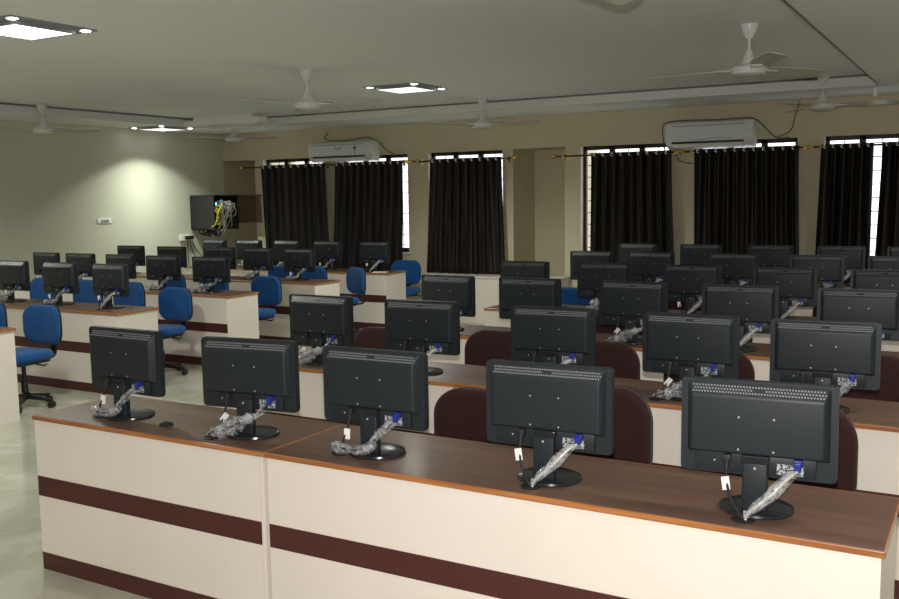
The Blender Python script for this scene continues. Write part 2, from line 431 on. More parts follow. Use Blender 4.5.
def make_monitor(variant):
    t = thing('monitor', 'x', 'monitor')
    # stand
    bm = bm_new(); lathe(bm, [(.002, 0), (.112, 0), (.115, .004), (.113, .011), (.10, .016), (.06, .020), (.002, .022)], 40)
    for v in bm.verts: v.co.y *= .92
    obj('base', bm, 'black_gloss', t, True)
    bm = bm_new(); box(bm, -.038, .038, -.062, -.028, .012, .165, .006, 3); nk = obj('neck', bm, 'black', t, True)
    bm = bm_new(); box(bm, -.042, .042, -.064, -.02, .160, .186, .004)
    for k in range(7): box(bm, -.032+k*.0098, -.026+k*.0098, -.067, -.06, .165, .183)
    obj('hinge_cover', bm, 'black_gloss', nk)
    bm = bm_new(); lathe(bm, [(.0005, 0), (.004, 0), (.004, .002), (.0005, .002)], 10)
    for v in bm.verts: v.co = Vector((v.co.x, -.0625-v.co.z, .148+v.co.y))
    obj('screw', bm, 'screw', nk)
    # panel, tilted back a little
    bm = bm_new(); vs = prism(bm, rrect(0, .262, .465, .298, .012), 1, -.022, .008)
    bmesh.ops.bevel(bm, geom=[e for e in bm.edges if abs(e.verts[0].co.y-e.verts[1].co.y) < 1e-6], offset=.004, segments=2, affect='EDGES')
    pn = obj('display_panel', bm, 'bezel', t, True)
    bm = bm_new(); box(bm, -.215, .215, .0085, .0095, .135, .395); obj('screen', bm, 'screen', pn)
    bm = bm_new()
    frust(bm, (-.212, .212, .176, .405), -.0215, (-.196, .196, .187, .365), -.050); bk = obj('back_cover', bm, 'black', pn, True, 25)
    # low connector bay
    bm = bm_new(); box(bm, -.185, .175, -.034, -.020, .122, .186, .004); obj('connector_bay', bm, 'black', pn, True)
    # vent slots on the sloping top band, flash glint painted as lighter grey
    bm = bm_new()
    for r_ in range(3):
        f = .28+.22*r_; z = .404+(.365-.404)*f; y = -.0215+(-.050+.0215)*f
        for k in range(44):
            if abs(k-21.5) < 2 and r_ == 1: continue
            x = -.192+k*.00893 + (.0045 if r_ % 2 else 0)
            q = Matrix.Translation((x, y-.0006, z)) @ Matrix.Rotation(R(-36), 4, 'X')
            box(bm, -.0026, .0026, -.0009, .0009, -.0028, .0028, mtx=q)
    obj('vent_slots', bm, 'vent', bk)
    for x, z in ((-.052, .302), (.052, .302), (-.052, .200), (.052, .200), (-.125, .155)):
        bm = bm_new(); lathe(bm, [(.0005, 0), (.0032, 0), (.0032, .0012), (.0005, .0012)], 8)
        yy = -.0505 if z > .19 else -.034
        for v in bm.verts: v.co = Vector((x+v.co.x, yy-v.co.z, z+v.co.y))
        obj('screw', bm, 'screw', bk)
    bm = bm_new(); box(bm, .062, .140, -.0355, -.034, .128, .162); obj('port_label', bm, 'label', pn)
    bm = bm_new(); box(bm, .110, .137, -.054, -.034, .160, .182, .003); box(bm, .113, .134, -.064, -.052, .148, .176, .003)
    vg = obj('video_connector', bm, 'blue_plug', pn)
    bm = bm_new(); box(bm, -.098, -.072, -.060, -.036, .158, .182, .004); tube(bm, [(-.085, -.055, .168), (-.085, -.058, .14)], .008, 10)
    pp = obj('power_plug', bm, 'rubber', pn, True)
    if variant == 'straight': g = (-.024, -.118, .004)
    else: g = (-.125, -.070, .004) if variant == 'heap' else (-.135, -.11, .004)
    bm = bm_new()
    if variant == 'straight': path = [(-.085, -.058, .145), (-.082, -.075, .105), (-.062, -.10, .05), (g[0]-.008, g[1], .012), (g[0]-.004, g[1], .0)]
    else: path = [(-.085, -.058, .145), (-.088, -.075, .10), (-.098, -.088, .06), (g[0], g[1]-.01, .02), (g[0], g[1], .0)]
    tube(bm, smooth_path(path, 20), .0042, 8); pc = obj('power_cable', bm, 'rubber', pp, True)
    bm = bm_new()
    tg = Matrix.Translation((-.083, -.082, .098 if variant == 'straight' else .085)) @ Matrix.Rotation(R({'straight': -8, 'heap': 4, 'bundle': 40}[variant]), 4, 'Y') @ Matrix.Rotation(R(18), 4, 'Z')
    box(bm, -.012, .012, -.0015, .0015, -.021, .021, mtx=tg); obj('paper_tag', bm, 'white_tag', pc)
    # video cable in its clear plastic sleeve
    if variant == 'straight': path = [(.123, -.062, .150), (.10, -.088, .135), (.055, -.112, .085), (.012, -.122, .045), (g[0]+.010, g[1], .016), (g[0]+.006, g[1], .001)]
    elif variant == 'heap': path = [(.123, -.062, .150), (.098, -.085, .125), (.055, -.10, .085), (.045, -.118, .055), (-.01, -.125, .040), (-.055, -.115, .034), (-.105, -.10, .032), (g[0]-.02, g[1]-.01, .030), (g[0], g[1], .001)]
    else: path = [(.123, -.062, .150), (.085, -.085, .11), (.03, -.10, .085), (-.01, -.118, .066), (-.05, -.13, .045), (-.10, -.125, .034), (g[0], g[1], .020), (g[0], g[1], .001)]
    pth = smooth_path(path, 40)
    bm = bm_new(); tube(bm, pth, .0045, 8); vc = obj('video_cable', bm, 'pale_cable' if variant == 'straight' else 'rubber', vg, True)
    bm = bm_new()
    if variant == 'straight':
        tube(bm, pth[1:-2], .012, 14, rad=lambda s: .007+.012*math.sin(PI*(1-(1-s)**1.6))+.0015*math.sin(s*23), jitter=.07)
    elif variant == 'heap':
        tube(bm, smooth_path(path, 64)[1:-6], .02, 14, rad=lambda s: .012+.013*abs(math.sin(s*9+.5))*(.35+.65*s), jitter=.26)
    else:
        tube(bm, smooth_path(path, 64)[4:-6], .02, 14, rad=lambda s: .012+.020*math.sin(PI*min(1, s*1.05))**2+.004*math.sin(s*40), jitter=.26)
    for v in bm.verts:
        if v.co.z < .0235 and math.hypot(v.co.x, v.co.y) < .118: v.co.z = .0235 + random.uniform(0, .004)
        v.co.z = max(v.co.z, .002)
        v.co.y = min(v.co.y, -.066) if v.co.z > .02 and abs(v.co.x) < .05 else v.co.y
    obj('plastic_sleeve', bm, 'plastic', vc, True, 75)
    return t, g
protos = {}
for v in ('straight', 'heap', 'bundle'): protos[v] = list(make_monitor(v)) + [False]

def place_monitor(x, y, yaw, label, group, variant, sz=1.):
    p = protos[variant]
    o = p[0] if not p[2] else dup(p[0])
    p[2] = True
    o.location = (x, y, .7503); o.rotation_euler = (0, 0, R(yaw)); o.scale = (1, 1, sz); o['label'] = label; o['category'] = 'monitor'; o['group'] = group
    g = p[1]; a = R(yaw)
    return (x+g[0]*math.cos(a)-g[1]*math.sin(a), y+g[0]*math.sin(a)+g[1]*math.cos(a))

# right-hand block: six rows of five monitors
ROWY = [2.757+1.515*k for k in range(6)]
ORD = ['front', 'second', 'third', 'fourth', 'fifth', 'back']
POS = ['leftmost monitor', 'second monitor from the left', 'middle monitor', 'second monitor from the right', 'rightmost monitor']
XM = [[-3.436, -2.688, -2.05, -1.315, -.606], [-3.481, -2.768, -1.965, -1.242, -.632], [-3.471, -2.806, -2.049, -1.352, -.66],
      [-3.564, -2.823, -2.076, -1.36, -.66], [-3.525, -2.904, -2.10, -1.361, -.70], [-3.548, -2.816, -2.06, -1.352, -.68]]
YAW = [[-1, 7.5, 1.5, 3, 5], [-1, 3.5, 2.5, 0, 3], [-5, 2, 0, 3, 4], [1, 3, 2, 3, 4], [0, 0, 0, 5, 3], [-4, 1, 2, 4, 3]]
VAR = [['heap', 'bundle', 'heap', 'straight', 'straight'], ['bundle', 'straight', 'straight', 'bundle', 'heap'],
       ['straight', 'straight', 'bundle', 'straight', 'heap'], ['straight', 'bundle', 'straight', 'straight', 'heap'],
       ['heap', 'straight', 'straight', 'heap', 'straight'], ['straight', 'straight', 'bundle', 'straight', 'straight']]
LOOK = {'heap': 'crumpled plastic heaped on its stand', 'bundle': 'plastic-wrapped cable bundle on the desk', 'straight': 'cable in a clear sleeve'}
for k, yf in enumerate(ROWY):
    gr = []
    for i in range(5):
        lab = 'black %s in the %s row of the maroon-chair desks' % (POS[i], ORD[k])
        if k == 0: lab = 'black %s on the front row, %s' % (POS[i], LOOK[VAR[k][i]])
        gr.append(place_monitor(XM[k][i], yf+.203, YAW[k][i], lab, 'monitors on the right-hand desk rows', VAR[k][i]))
    xj = -2.452; g = 'cream desks of the right-hand block'
    desk(-3.875, xj, yf, 'cream desk with maroon stripe and wood-edged brown top, left unit of the %s row' % ORD[k], g, strip=True, groms=[p for p in gr if p[0] < xj])
    desk(xj+.002, -.215 if k == 0 else .60, yf, 'longer cream desk with maroon stripe, right unit of the %s row' % ORD[k], g, groms=[p for p in gr if p[0] > xj])
o = None
bm = bm_new(); lathe(bm, [(.001, 0), (.030, 0), (.032, .004), (.026, .010), (.012, .012), (.001, .012)], 18); box(bm, -.006, .03, -.006, .006, .010, .016)
o = obj('grommet_cap', bm, 'rubber', None, True); o.location = (-3.151, 2.91, .7503)
tag(o, 'small loose black cable-hole cap on the front desk between two monitors', 'cap')

# left-hand block
LY = [4.19, 5.68, 7.17, 8.66, 10.15]; LX1 = [-6.71, -6.71, -6.80, -6.82, -6.82]
LM = [[], [(-8.53, 2), (-7.80, 2), (-7.095, -.5)], [(-9.99, 0), (-9.37, 3), (-8.683, 0), (-7.994, 7), (-7.274, 9)],
      [(-10.20, 5), (-9.423, 6.5), (-8.566, 7), (-7.929, 0), (-7.27, 0)], [(-10.05, 0), (-9.376, 3), (-8.66, 1), (-7.948, 0), (-7.158, 4)]]
LV = ['heap', 'bundle', 'heap', 'straight', 'bundle']
LORD = ['first', 'second', 'third', 'fourth', 'last']
for k, yf in enumerate(LY):
    gr = []
    n = len(LM[k])
    for i, (x, w) in enumerate(LM[k]):
        pos = POS[i] if n == 5 else ['leftmost monitor', 'middle monitor', 'rightmost monitor'][i]
        gr.append(place_monitor(x, yf+(.29 if k < 4 else .25), w, 'black %s in the %s row of the blue-chair desks' % (pos, LORD[k]), 'monitors on the left-hand desk rows', LV[(i+k) % 5], [1, 1, .925, .93, .96][k]))
    x1 = LX1[k]; xm = x1-1.78; x0 = -10.45; g = 'cream desks of the left-hand block'
    if k == 0:
        desk(xm, x1, yf, 'cream desk end cut by the left edge of the photo', g, depth=.50)
        continue
    desk(xm, x1, yf, 'cream desk with blue chairs, right unit of the %s left-hand row' % LORD[k], g, depth=.50, groms=[p for p in gr if p[0] > xm])
    desk(x0, xm-.002, yf, 'cream desk with blue chairs, left unit of the %s left-hand row' % LORD[k], g, depth=.50, groms=[p for p in gr if p[0] < xm])

# small items on desks
bm = bm_new(); box(bm, -.10, .10, -.075, .075, 0, .006, .001, mtx=Matrix.Rotation(R(25), 4, 'Z'))
o = obj('paper_sheet', bm, 'white_tag'); o.location = (-6.99, 10.27, .7503)
tag(o, 'white papers on the corner of the last left-hand desk', 'paper')

# ------------------------------------------------------------------ chairs
def make_chair(name, fab, w, h, zt):
    t = thing(name, 'x', 'chair')
    # chair faces -Y; back at +Y. Cushioned backrest curved, rounded
    def cushion(bm, w, h, cx, cz, th, y0, rad, curve):
        n = 11
        pts = rrect(0, 0, w, h, rad, n)
        layers = [(.86, -th*.5), (.96, -th*.36), (1, -th*.1), (1, th*.25), (.95, th*.5)]
        rings = []
        for s, yy in layers:
            r_ = []
            for (px, pz) in pts:
                x = px*s; z = pz*s
                r_.append(bm.verts.new((cx+x, y0+yy-curve*(x/(w/2))**2, cz+z)))
            rings.append(r_)
        N = len(pts)
        for a, b in zip(rings, rings[1:]):
            for k in range(N): bm.faces.new((a[k], a[(k+1) % N], b[(k+1) % N], b[k]))
        for ring, yy, sg in ((rings[0], -th*.5, 1), (rings[-1], th*.5, -1)):
            prev = ring
            for s2 in (.66, .33):
                cur = []
                for v in ring:
                    x = (v.co.x-cx)*s2; z = (v.co.z-cz)*s2
                    cur.append(bm.verts.new((cx+x, y0+yy-curve*(x/(w/2))**2 - (.012*(1-s2) if sg > 0 else 0), cz+z)))
                for k in range(N): bm.faces.new((prev[k], prev[(k+1) % N], cur[(k+1) % N], cur[k]))
                prev = cur
            c = bm.verts.new((cx, y0+yy-(.012 if sg > 0 else 0), cz))
            for k in range(N): bm.faces.new((prev[k], prev[(k+1) % N], c))
    bm = bm_new(); cushion(bm, w, h, 0, zt-h/2, .055, .03, min(w, h)*.33, .035)
    br = obj('backrest', bm, fab, t, True, 50)
    bm = bm_new(); cushion(bm, w*.985, h*.985, 0, zt-h/2, .02, .066, min(w, h)*.33, .035); obj('back_shell', bm, 'chair_black', br, True, 50)
    # seat: same shape laid flat
    bm = bm_new(); cushion(bm, .47, .44, 0, 0, .07, 0, .15, .0)
    for v in bm.verts: v.co = Vector((v.co.x, -.235 + v.co.z, .455 - v.co.y + (-.03*max(0, (-v.co.z-.1)/.12)**2)))
    st = obj('seat', bm, fab, t, True, 50)
    bm = bm_new(); vs = prism(bm, rrect(0, -.235, .42, .39, .12), 2, .395, .425); obj('seat_pan', bm, 'chair_black', st, True)
    # back bar
    bm = bm_new()
    pth = smooth_path([(0, -.12, .388), (0, .03, .385), (0, .105, .41), (0, .115, .50), (0, .085, zt-h/2)], 20)
    for a, b in zip(pth, pth[1:]):
        d = (b-a); q = Matrix.Translation((a+b)/2) @ d.to_track_quat('Z', 'X').to_matrix().to_4x4()
        box(bm, -.006, .006, -.03, .03, -d.length*.56, d.length*.56, mtx=q)
    obj('back_bar', bm, 'chair_black', t)
    bm = bm_new(); tube(bm, [(.10, -.2, .385), (.24, -.2, .375), (.27, -.2, .39)], .007, 6); box(bm, -.07, .07, -.30, -.12, .365, .395, .006); obj('tilt_mechanism', bm, 'chair_black', t)
    bm = bm_new(); lathe(bm, [(.028, .10), (.028, .24), (.018, .24), (.018, .37)], 14, (0, -.21, 0)); obj('gas_column', bm, 'chair_black', t, True)
    bm = bm_new(); lathe(bm, [(.035, .07), (.045, .08), (.045, .12), (.03, .13)], 16, (0, -.21, 0)); obj('hub', bm, 'chair_black', t, True)
    for k in range(5):
        a = R(18+72*k); dx, dy = math.cos(a), math.sin(a)
        bm = bm_new(); q = Matrix.Translation((0, -.21, 0)) @ Matrix.Rotation(a, 4, 'Z')
        A = [(.03, -.022, .115), (.03, .022, .115), (.03, .022, .075), (.03, -.022, .075)]
        B = [(.245, -.014, .075), (.245, .014, .075), (.245, .014, .058), (.245, -.014, .058)]
        va = [bm.verts.new(q @ Vector(p)) for p in A]; vb = [bm.verts.new(q @ Vector(p)) for p in B]
        for j in range(4): bm.faces.new((va[j], va[(j+1) % 4], vb[(j+1) % 4], vb[j]))
        bm.faces.new(va); bm.faces.new(vb[::-1])
        lg = obj('leg', bm, 'chair_black', t)
        bm = bm_new()
        for s in (-1, 1):
            c0 = q @ Vector((.238, s*.006, .027)); c1 = q @ Vector((.238, s*.024, .027)); tube(bm, [c0, c1], .027, 12)
        tube(bm, [q @ Vector((.235, 0, .03)), q @ Vector((.235, 0, .062))], .006, 6)
        obj('caster', bm, 'rubber', lg, True)
    return t
blue_chair = [make_chair('office_chair', 'blue', .425, .34, .855), False]
brown_chair = [make_chair('office_chair', 'brown', .51, .42, .905), False]
def put_chair(p, x, y, yaw, label, group, dz=1.):
    o = p[0] if not p[1] else dup(p[0]); p[1] = True
    o.location = (x, y, 0); o.rotation_euler = (0, 0, R(yaw)); o.scale = (1, 1, dz)
    o['label'] = label; o['category'] = 'chair'; o['group'] = group
BG = 'blue office chairs of the left-hand block'; MG = 'maroon office chairs of the right-hand block'
for x, y, w, lab in [
    (-7.12, 5.22, 4, 'whole blue swivel chair in front of the second left-hand desk row, seat and base visible'),
    (-7.82, 5.20, 0, 'blue swivel chair cut by the left edge, above the nearest left-hand desk'),
    (-7.18, 6.82, 2, 'blue swivel chair in front of the third left-hand row, at its right end, base visible'),
    (-9.02, 6.66, 0, 'leftmost blue chair back behind the left-hand desk with three monitors'),
    (-8.30, 6.66, 0, 'middle blue chair back behind the left-hand desk with three monitors'),
    (-7.67, 6.66, 0, 'blue chair back behind the rightmost of the three nearest left-hand monitors'),
    (-8.62, 8.15, 0, 'blue chair back behind the third left-hand row, below a tilted dark monitor'),
    (-7.93, 8.15, 0, 'blue chair back behind the right-hand monitors of the third left-hand row'),
    (-7.24, 8.28, 0, 'blue chair at the right end behind the third left-hand row'),
    (-8.16, 9.64, 0, 'blue chair barely visible under the monitors of the fourth left-hand row'),
    (-7.62, 9.64, 0, 'blue chair glimpsed behind the right end monitor of the fourth left-hand row'),
    (-6.99, 9.70, -26, 'blue chair turned sideways between the fourth and last left-hand rows'),
    (-7.09, 11.05, 20, 'blue chair by the windows behind the last left-hand desk')]:
    put_chair(blue_chair, x, y, w, lab, BG, 1.07 if y in (6.66,) else 1.)
put_chair(blue_chair, -3.44, 8.30, 0, 'lone blue chair back behind the fourth row of the maroon-chair desks', 'blue office chairs of the right-hand block')
put_chair(blue_chair, -3.62, 9.82, 0, 'blue chair, only a sliver visible, behind the fifth row of the right-hand desks', 'blue office chairs of the right-hand block')
for x, y, w, s, lab in [
    (-2.01, 3.76, 0, .935, 'maroon chair behind the front desk, left of the second monitor from the right'),
    (-1.465, 3.78, 0, 1.01, 'maroon chair behind the front desk, right of the second monitor from the right'),
    (-.655, 3.74, 0, 1.03, 'maroon chair behind the rightmost front-row monitor'),
    (-3.58, 5.27, 0, .94, 'maroon chair behind the second row, between its two leftmost monitors'),
    (-2.68, 5.27, 0, .975, 'maroon chair behind the second row, left of the middle monitor'),
    (-2.02, 5.27, 0, .95, 'maroon chair behind the second row, right of the middle monitor'),
    (-1.36, 5.27, 0, .95, 'maroon chair behind the second row, second from the right'),
    (-.56, 5.27, 0, .98, 'maroon chair at the right edge behind the second row'),
    (-3.02, 6.79, 0, .96, 'maroon chair behind the third row, left of its second monitor'),
    (-2.40, 6.79, 0, .95, 'maroon chair behind the third row between second and middle monitors'),
    (-1.70, 6.79, 0, .95, 'maroon chair behind the third row between middle and fourth monitors'),
    (-1.00, 6.79, 0, .95, 'maroon chair behind the third row near its right end'),
    (-2.45, 8.31, 0, .95, 'maroon chair behind the fourth row between second and middle monitors'),
    (-1.72, 8.31, 0, .95, 'maroon chair behind the fourth row between middle and fourth monitors'),
    (-1.02, 8.31, 0, .95, 'maroon chair behind the fourth row near its right end'),
    (-2.50, 9.83, 0, .95, 'maroon chair behind the fifth row between second and middle monitors'),
    (-1.72, 9.83, 0, .95, 'maroon chair behind the fifth row between middle and fourth monitors')]:
    put_chair(brown_chair, x, y, w, lab, MG, s)

# ------------------------------------------------------------------ ceiling fans
def make_fan():
    t = thing('ceiling_fan', 'x', 'ceiling fan')
    bm = bm_new(); lathe(bm, [(.001, 0), (.062, 0), (.063, -.012), (.050, -.05), (.030, -.09), (.022, -.10), (.001, -.10)], 24); obj('canopy', bm, 'fan', t, True)
    bm = bm_new(); tube(bm, [(0, 0, -.09), (0, 0, -.24)], .011, 12); obj('downrod', bm, 'fan', t, True)
    bm = bm_new(); lathe(bm, [(.012, -.17), (.022, -.18), (.032, -.22), (.055, -.262), (.060, -.272), (.001, -.272)], 24); obj('lower_canopy', bm, 'fan', t, True)
    bm = bm_new(); lathe(bm, [(.001, -.272), (.075, -.274), (.112, -.288), (.122, -.302), (.122, -.318), (.116, -.320), (.116, -.326), (.110, -.340), (.085, -.352), (.001, -.358)], 36); obj('motor_housing', bm, 'fan', t, True)
    return t
def make_blade():
    bm = bm_new()
    pts = [(.17, -.045), (.30, -.062), (.50, -.066), (.70, -.062), (.715, -.05), (.715, .05), (.70, .062), (.50, .066), (.30, .062), (.17, .045)]
    prism(bm, pts, 2, -.002, .002)
    for v in bm.verts:
        s = v.co.y; v.co.z += -s*.22 + .6*s*s - .010*(v.co.x-.17)
    bmesh.ops.subdivide_edges(bm, edges=[], cuts=1)
    me = bpy.data.meshes.new('blade'); bmesh.ops.recalc_face_normals(bm, faces=bm.faces[:]); bm.to_mesh(me); bm.free(); me.materials.append(M['blade'])
    bm = bm_new(); box(bm, .09, .24, -.022, .022, -.014, -.003, .002); box(bm, .17, .24, -.038, .038, -.012, -.003, .001)
    m2 = bpy.data.meshes.new('blade_iron'); bm.to_mesh(m2); bm.free(); m2.materials.append(M['fan'])
    return me, m2
blade_me, iron_me = make_blade()
FANS = [(-1.52, 6.86, 57, 'white ceiling fan, the largest one in view, right of centre'),
        (-5.46, 6.90, 14, 'white ceiling fan between the two square ceiling lights'),
        (-9.83, 7.40, 20, 'white ceiling fan at the far left by the recess edge'),
        (-5.36, 10.12, 5, 'white ceiling fan in front of the window wall above the niche'),
        (-1.53, 10.22, 8, 'white ceiling fan at the right edge near the window wall'),
        (-9.36, 10.14, 8, 'white ceiling fan below the white box fitting in the far left corner'),
        (-1.50, 3.42, 84, 'nearest ceiling fan, only one blade tip visible at the top edge')]
fan0 = make_fan()
for i, (x, y, th, lab) in enumerate(FANS):
    f = fan0 if i == 0 else dup(fan0)
    f.location = (x, y, ZI); f['label'] = lab; f['group'] = 'white three-blade ceiling fans'; f['category'] = 'ceiling fan'
    f.rotation_euler = (0, 0, R(th))
for f in [o for o in C.objects if o.name.startswith('ceiling_fan')]:
    for k in range(3):
        b = bpy.data.objects.new('blade', blade_me); C.objects.link(b); b.parent = f; b.location = (0, 0, -.300); b.rotation_euler = (0, 0, R(120*k))
        h = bpy.data.objects.new('blade_iron', iron_me); C.objects.link(h); h.parent = b

# ------------------------------------------------------------------ ceiling lights
def ceiling_light(x, y, z, lab, seen=True, power=60, size=.66, ang=114, dx=0):
    t = thing('ceiling_light', lab, 'ceiling light', (x, y, z), group='square lattice ceiling lights with corner lamps')
    s = size/2
    bm = bm_new(); box(bm, -s, s, -s, s, -.010, 0, .003); obj('frame', bm, 'fixture', t)
    bm = bm_new()
    for a in range(4):
        q = Matrix.Rotation(a*PI/2, 4, 'Z'); box(bm, -.235, .235, -.235, -.228, -.032, -.009, mtx=q)
    obj('tray', bm, 'fixture', t)
    bm = bm_new(); box(bm, -.228, .228, -.228, .228, -.031, -.024); obj('lattice', bm, 'lattice', t)
    for sx in (-1, 1):
        for sy in (-1, 1):
            bm = bm_new(); lathe(bm, [(.001, -.017), (.020, -.016), (.034, -.012), (.036, -.009)], 18, (sx*.275, sy*.275, 0)); obj('corner_lamp', bm, 'lamp', t, True)
    if ang:
        l = bpy.data.lights.new('lamp', 'SPOT'); l.spot_size = R(ang); l.spot_blend = .5; l.shadow_soft_size = .12
    else:   # reflector beam: strongest straight down, cut off by the housing
        l = bpy.data.lights.new('lamp', 'SPOT'); l.spot_size = R(128); l.spot_blend = .22; l.shadow_soft_size = .06
        l.use_nodes = True; nt = l.node_tree; em = nt.nodes['Emission']
        tc = nt.nodes.new('ShaderNodeTexCoord'); sp = nt.nodes.new('ShaderNodeSeparateXYZ'); ab = nt.nodes.new('ShaderNodeMath'); ab.operation = 'ABSOLUTE'
        pw_ = nt.nodes.new('ShaderNodeMath'); pw_.operation = 'POWER'; pw_.inputs[1].default_value = 2.6
        nt.links.new(tc.outputs['Normal'], sp.inputs[0]); nt.links.new(sp.outputs['Z'], ab.inputs[0]); nt.links.new(ab.outputs[0], pw_.inputs[0])
        nt.links.new(pw_.outputs[0], em.inputs['Strength'])
    l.energy = power; l.color = LC if ang else (.93, 1, .90)
    lo = bpy.data.objects.new('spot_source', l); C.objects.link(lo); lo.location = (x+dx, y, z-(.10 if ang else .06))
    return t
LC = (.97, 1, .91)
ceiling_light(-5.64, 4.14, ZI, 'square lit ceiling light cut by the top left corner', power=170, ang=155)
ceiling_light(-5.47, 8.60, ZI, 'square lit ceiling light left of centre, between two fans', power=170, ang=155)
ceiling_light(-10.46, 9.86, ZS, 'lit ceiling light close to the left wall, throwing a pool of light on it', power=215, ang=0, dx=.20)
# spots added outside the frame to raise the ambient light, fittings only assumed
for x, y, z in ((-5.6, -.6, ZI), (.9, 4.1, ZS), (.9, 8.6, ZS), (-10.46, 5.2, ZS)):
    l = bpy.data.lights.new('lamp', 'SPOT'); l.energy = 175; l.spot_size = R(155); l.spot_blend = .5; l.shadow_soft_size = .2; l.color = LC
    lo = bpy.data.objects.new('spot_source', l); C.objects.link(lo); lo.location = (x, y, z-.06)

# white box fitting on the ceiling, far left corner
t = thing('box_fitting', 'long white box fitting on the ceiling in the far left corner', 'ceiling fitting', (-9.30, 9.90, ZI))
bm = bm_new(); box(bm, -.54, .54, -.05, .05, -.06, 0, .004); obj('mounting', bm, 'white', t)
bm = bm_new(); prism(bm, [(-.72, -.055), (.72, -.055), (.69, -.125), (-.69, -.125)], 1, -.075, .075); obj('housing', bm, 'white', t)

# small white clip hanging near the right edge
bm = bm_new(); box(bm, -.016, .016, -.012, .012, -.085, 0, .003); o = obj('ceiling_hook', bm, 'white'); o.location = (-1.10, 10.75, ZS)
tag(o, 'small white clip hanging from the ceiling at the right edge', 'hook')

# ------------------------------------------------------------------ air conditioners
def ac(x0, x1, z0, z1, label, marks):
    t = thing('air_conditioner', label, 'air conditioner', (x0, YF, z0), group='white split air conditioners'); W = x1-x0; H = z1-z0
    bm = bm_new()
    prof = [(0, 0), (-.10, 0), (-.17, .025), (-.205, .075), (-.215, .13), (-.215, H-.05), (-.20, H-.012), (-.17, H), (0, H)]
    prism(bm, prof, 0, 0, W)
    bmesh.ops.bevel(bm, geom=[e for e in bm.edges if abs(e.verts[0].co.x-e.verts[1].co.x) < 1e-6], offset=.008, segments=2, affect='EDGES')
    bd = obj('casing', bm, 'ac', t, True, 25)
    bm = bm_new()
    q = Matrix.Translation((W/2, -.2085, .070)) @ Matrix.Rotation(R(14), 4, 'X')
    box(bm, -W*.43, W*.40, -.004, .004, -.011, .011, mtx=q); obj('air_outlet', bm, 'rubber', bd)
    bm = bm_new(); q = Matrix.Translation((W/2, -.185, .032)) @ Matrix.Rotation(R(38), 4, 'X'); box(bm, -W*.42, W*.38, -.003, .003, -.022, .022, .001, mtx=q); obj('louvre', bm, 'white', bd)
    bm = bm_new(); box(bm, W*.08, W*.90, -.2165, -.213, H-.05, H-.044); obj('panel_seam', bm, 'dark_grey', bd)
    if marks:
        bm = bm_new()
        for k in range(5): box(bm, W*.43+k*.026, W*.43+k*.026+.016, -.2165, -.214, H*.60+.008*math.sin(k*2), H*.60+.03+.006*math.cos(k*3), .001)
        obj('raised_badge', bm, 'vent', bd)
        bm = bm_new(); prism(bm, rrect(W*.745, H*.66, .05, .05, .02), 1, -.2165, -.214); box(bm, W*.745-.006, W*.745+.006, -.2165, -.214, H*.36, H*.56); obj('rating_sticker', bm, 'dark_grey', bd)
    else:
        bm = bm_new(); pts = smooth_path([(W*.35, -.217, .092), (W*.5, -.218, .112), (W*.62, -.218, .116), (W*.78, -.217, .10)], 14); tube(bm, pts, .003, 6); obj('trim_curve', bm, 'vent', bd)
    return t
ac(-9.02, -7.86, 2.275, 2.565, 'white wall air conditioner on the left, printed marks on its front', True)
ac(-3.50, -2.46, 2.27, 2.585, 'white wall air conditioner on the right with a cable along its top', False)
def wire(pts, r, label, m='dark_grey', cat='cable', name='cable', n=40):
    bm = bm_new(); tube(bm, smooth_path(pts, n), r, 6); o = obj(name, bm, m, None, True); tag(o, label, cat); return o
wire([(-3.56, 11.56, 2.26), (-3.56, 11.45, 2.52), (-3.48, 11.42, 2.597), (-3.2, 11.42, 2.607), (-2.9, 11.42, 2.597), (-2.6, 11.42, 2.603), (-2.46, 11.42, 2.59), (-2.36, 11.5, 2.50), (-2.28, 11.57, 2.40), (-2.20, 11.585, 2.36), (-2.08, 11.585, 2.36)], .008, 'grey cable lying over the top of the right air conditioner')
wire([(-2.24, 11.585, 2.362), (-2.08, 11.585, 2.44), (-2.03, 11.585, 2.60), (-1.98, 11.585, 2.78)], .006, 'thin cable running up the wall right of the right air conditioner')
wire([(-8.78, 11.58, 2.72), (-8.78, 11.5, 2.64), (-8.62, 11.44, 2.590), (-8.3, 11.42, 2.582), (-8.12, 11.44, 2.605), (-7.95, 11.47, 2.61), (-7.80, 11.53, 2.52), (-7.72, 11.57, 2.42), (-7.60, 11.585, 2.365)], .008, 'grey cable draped over the left air conditioner')
wire([(-3.42, 11.56, 2.27), (-3.40, 11.585, 2.15), (-3.28, 11.585, 2.10), (-3.22, 11.585, 2.10)], .006, 'short thin cable hanging below the right air conditioner')

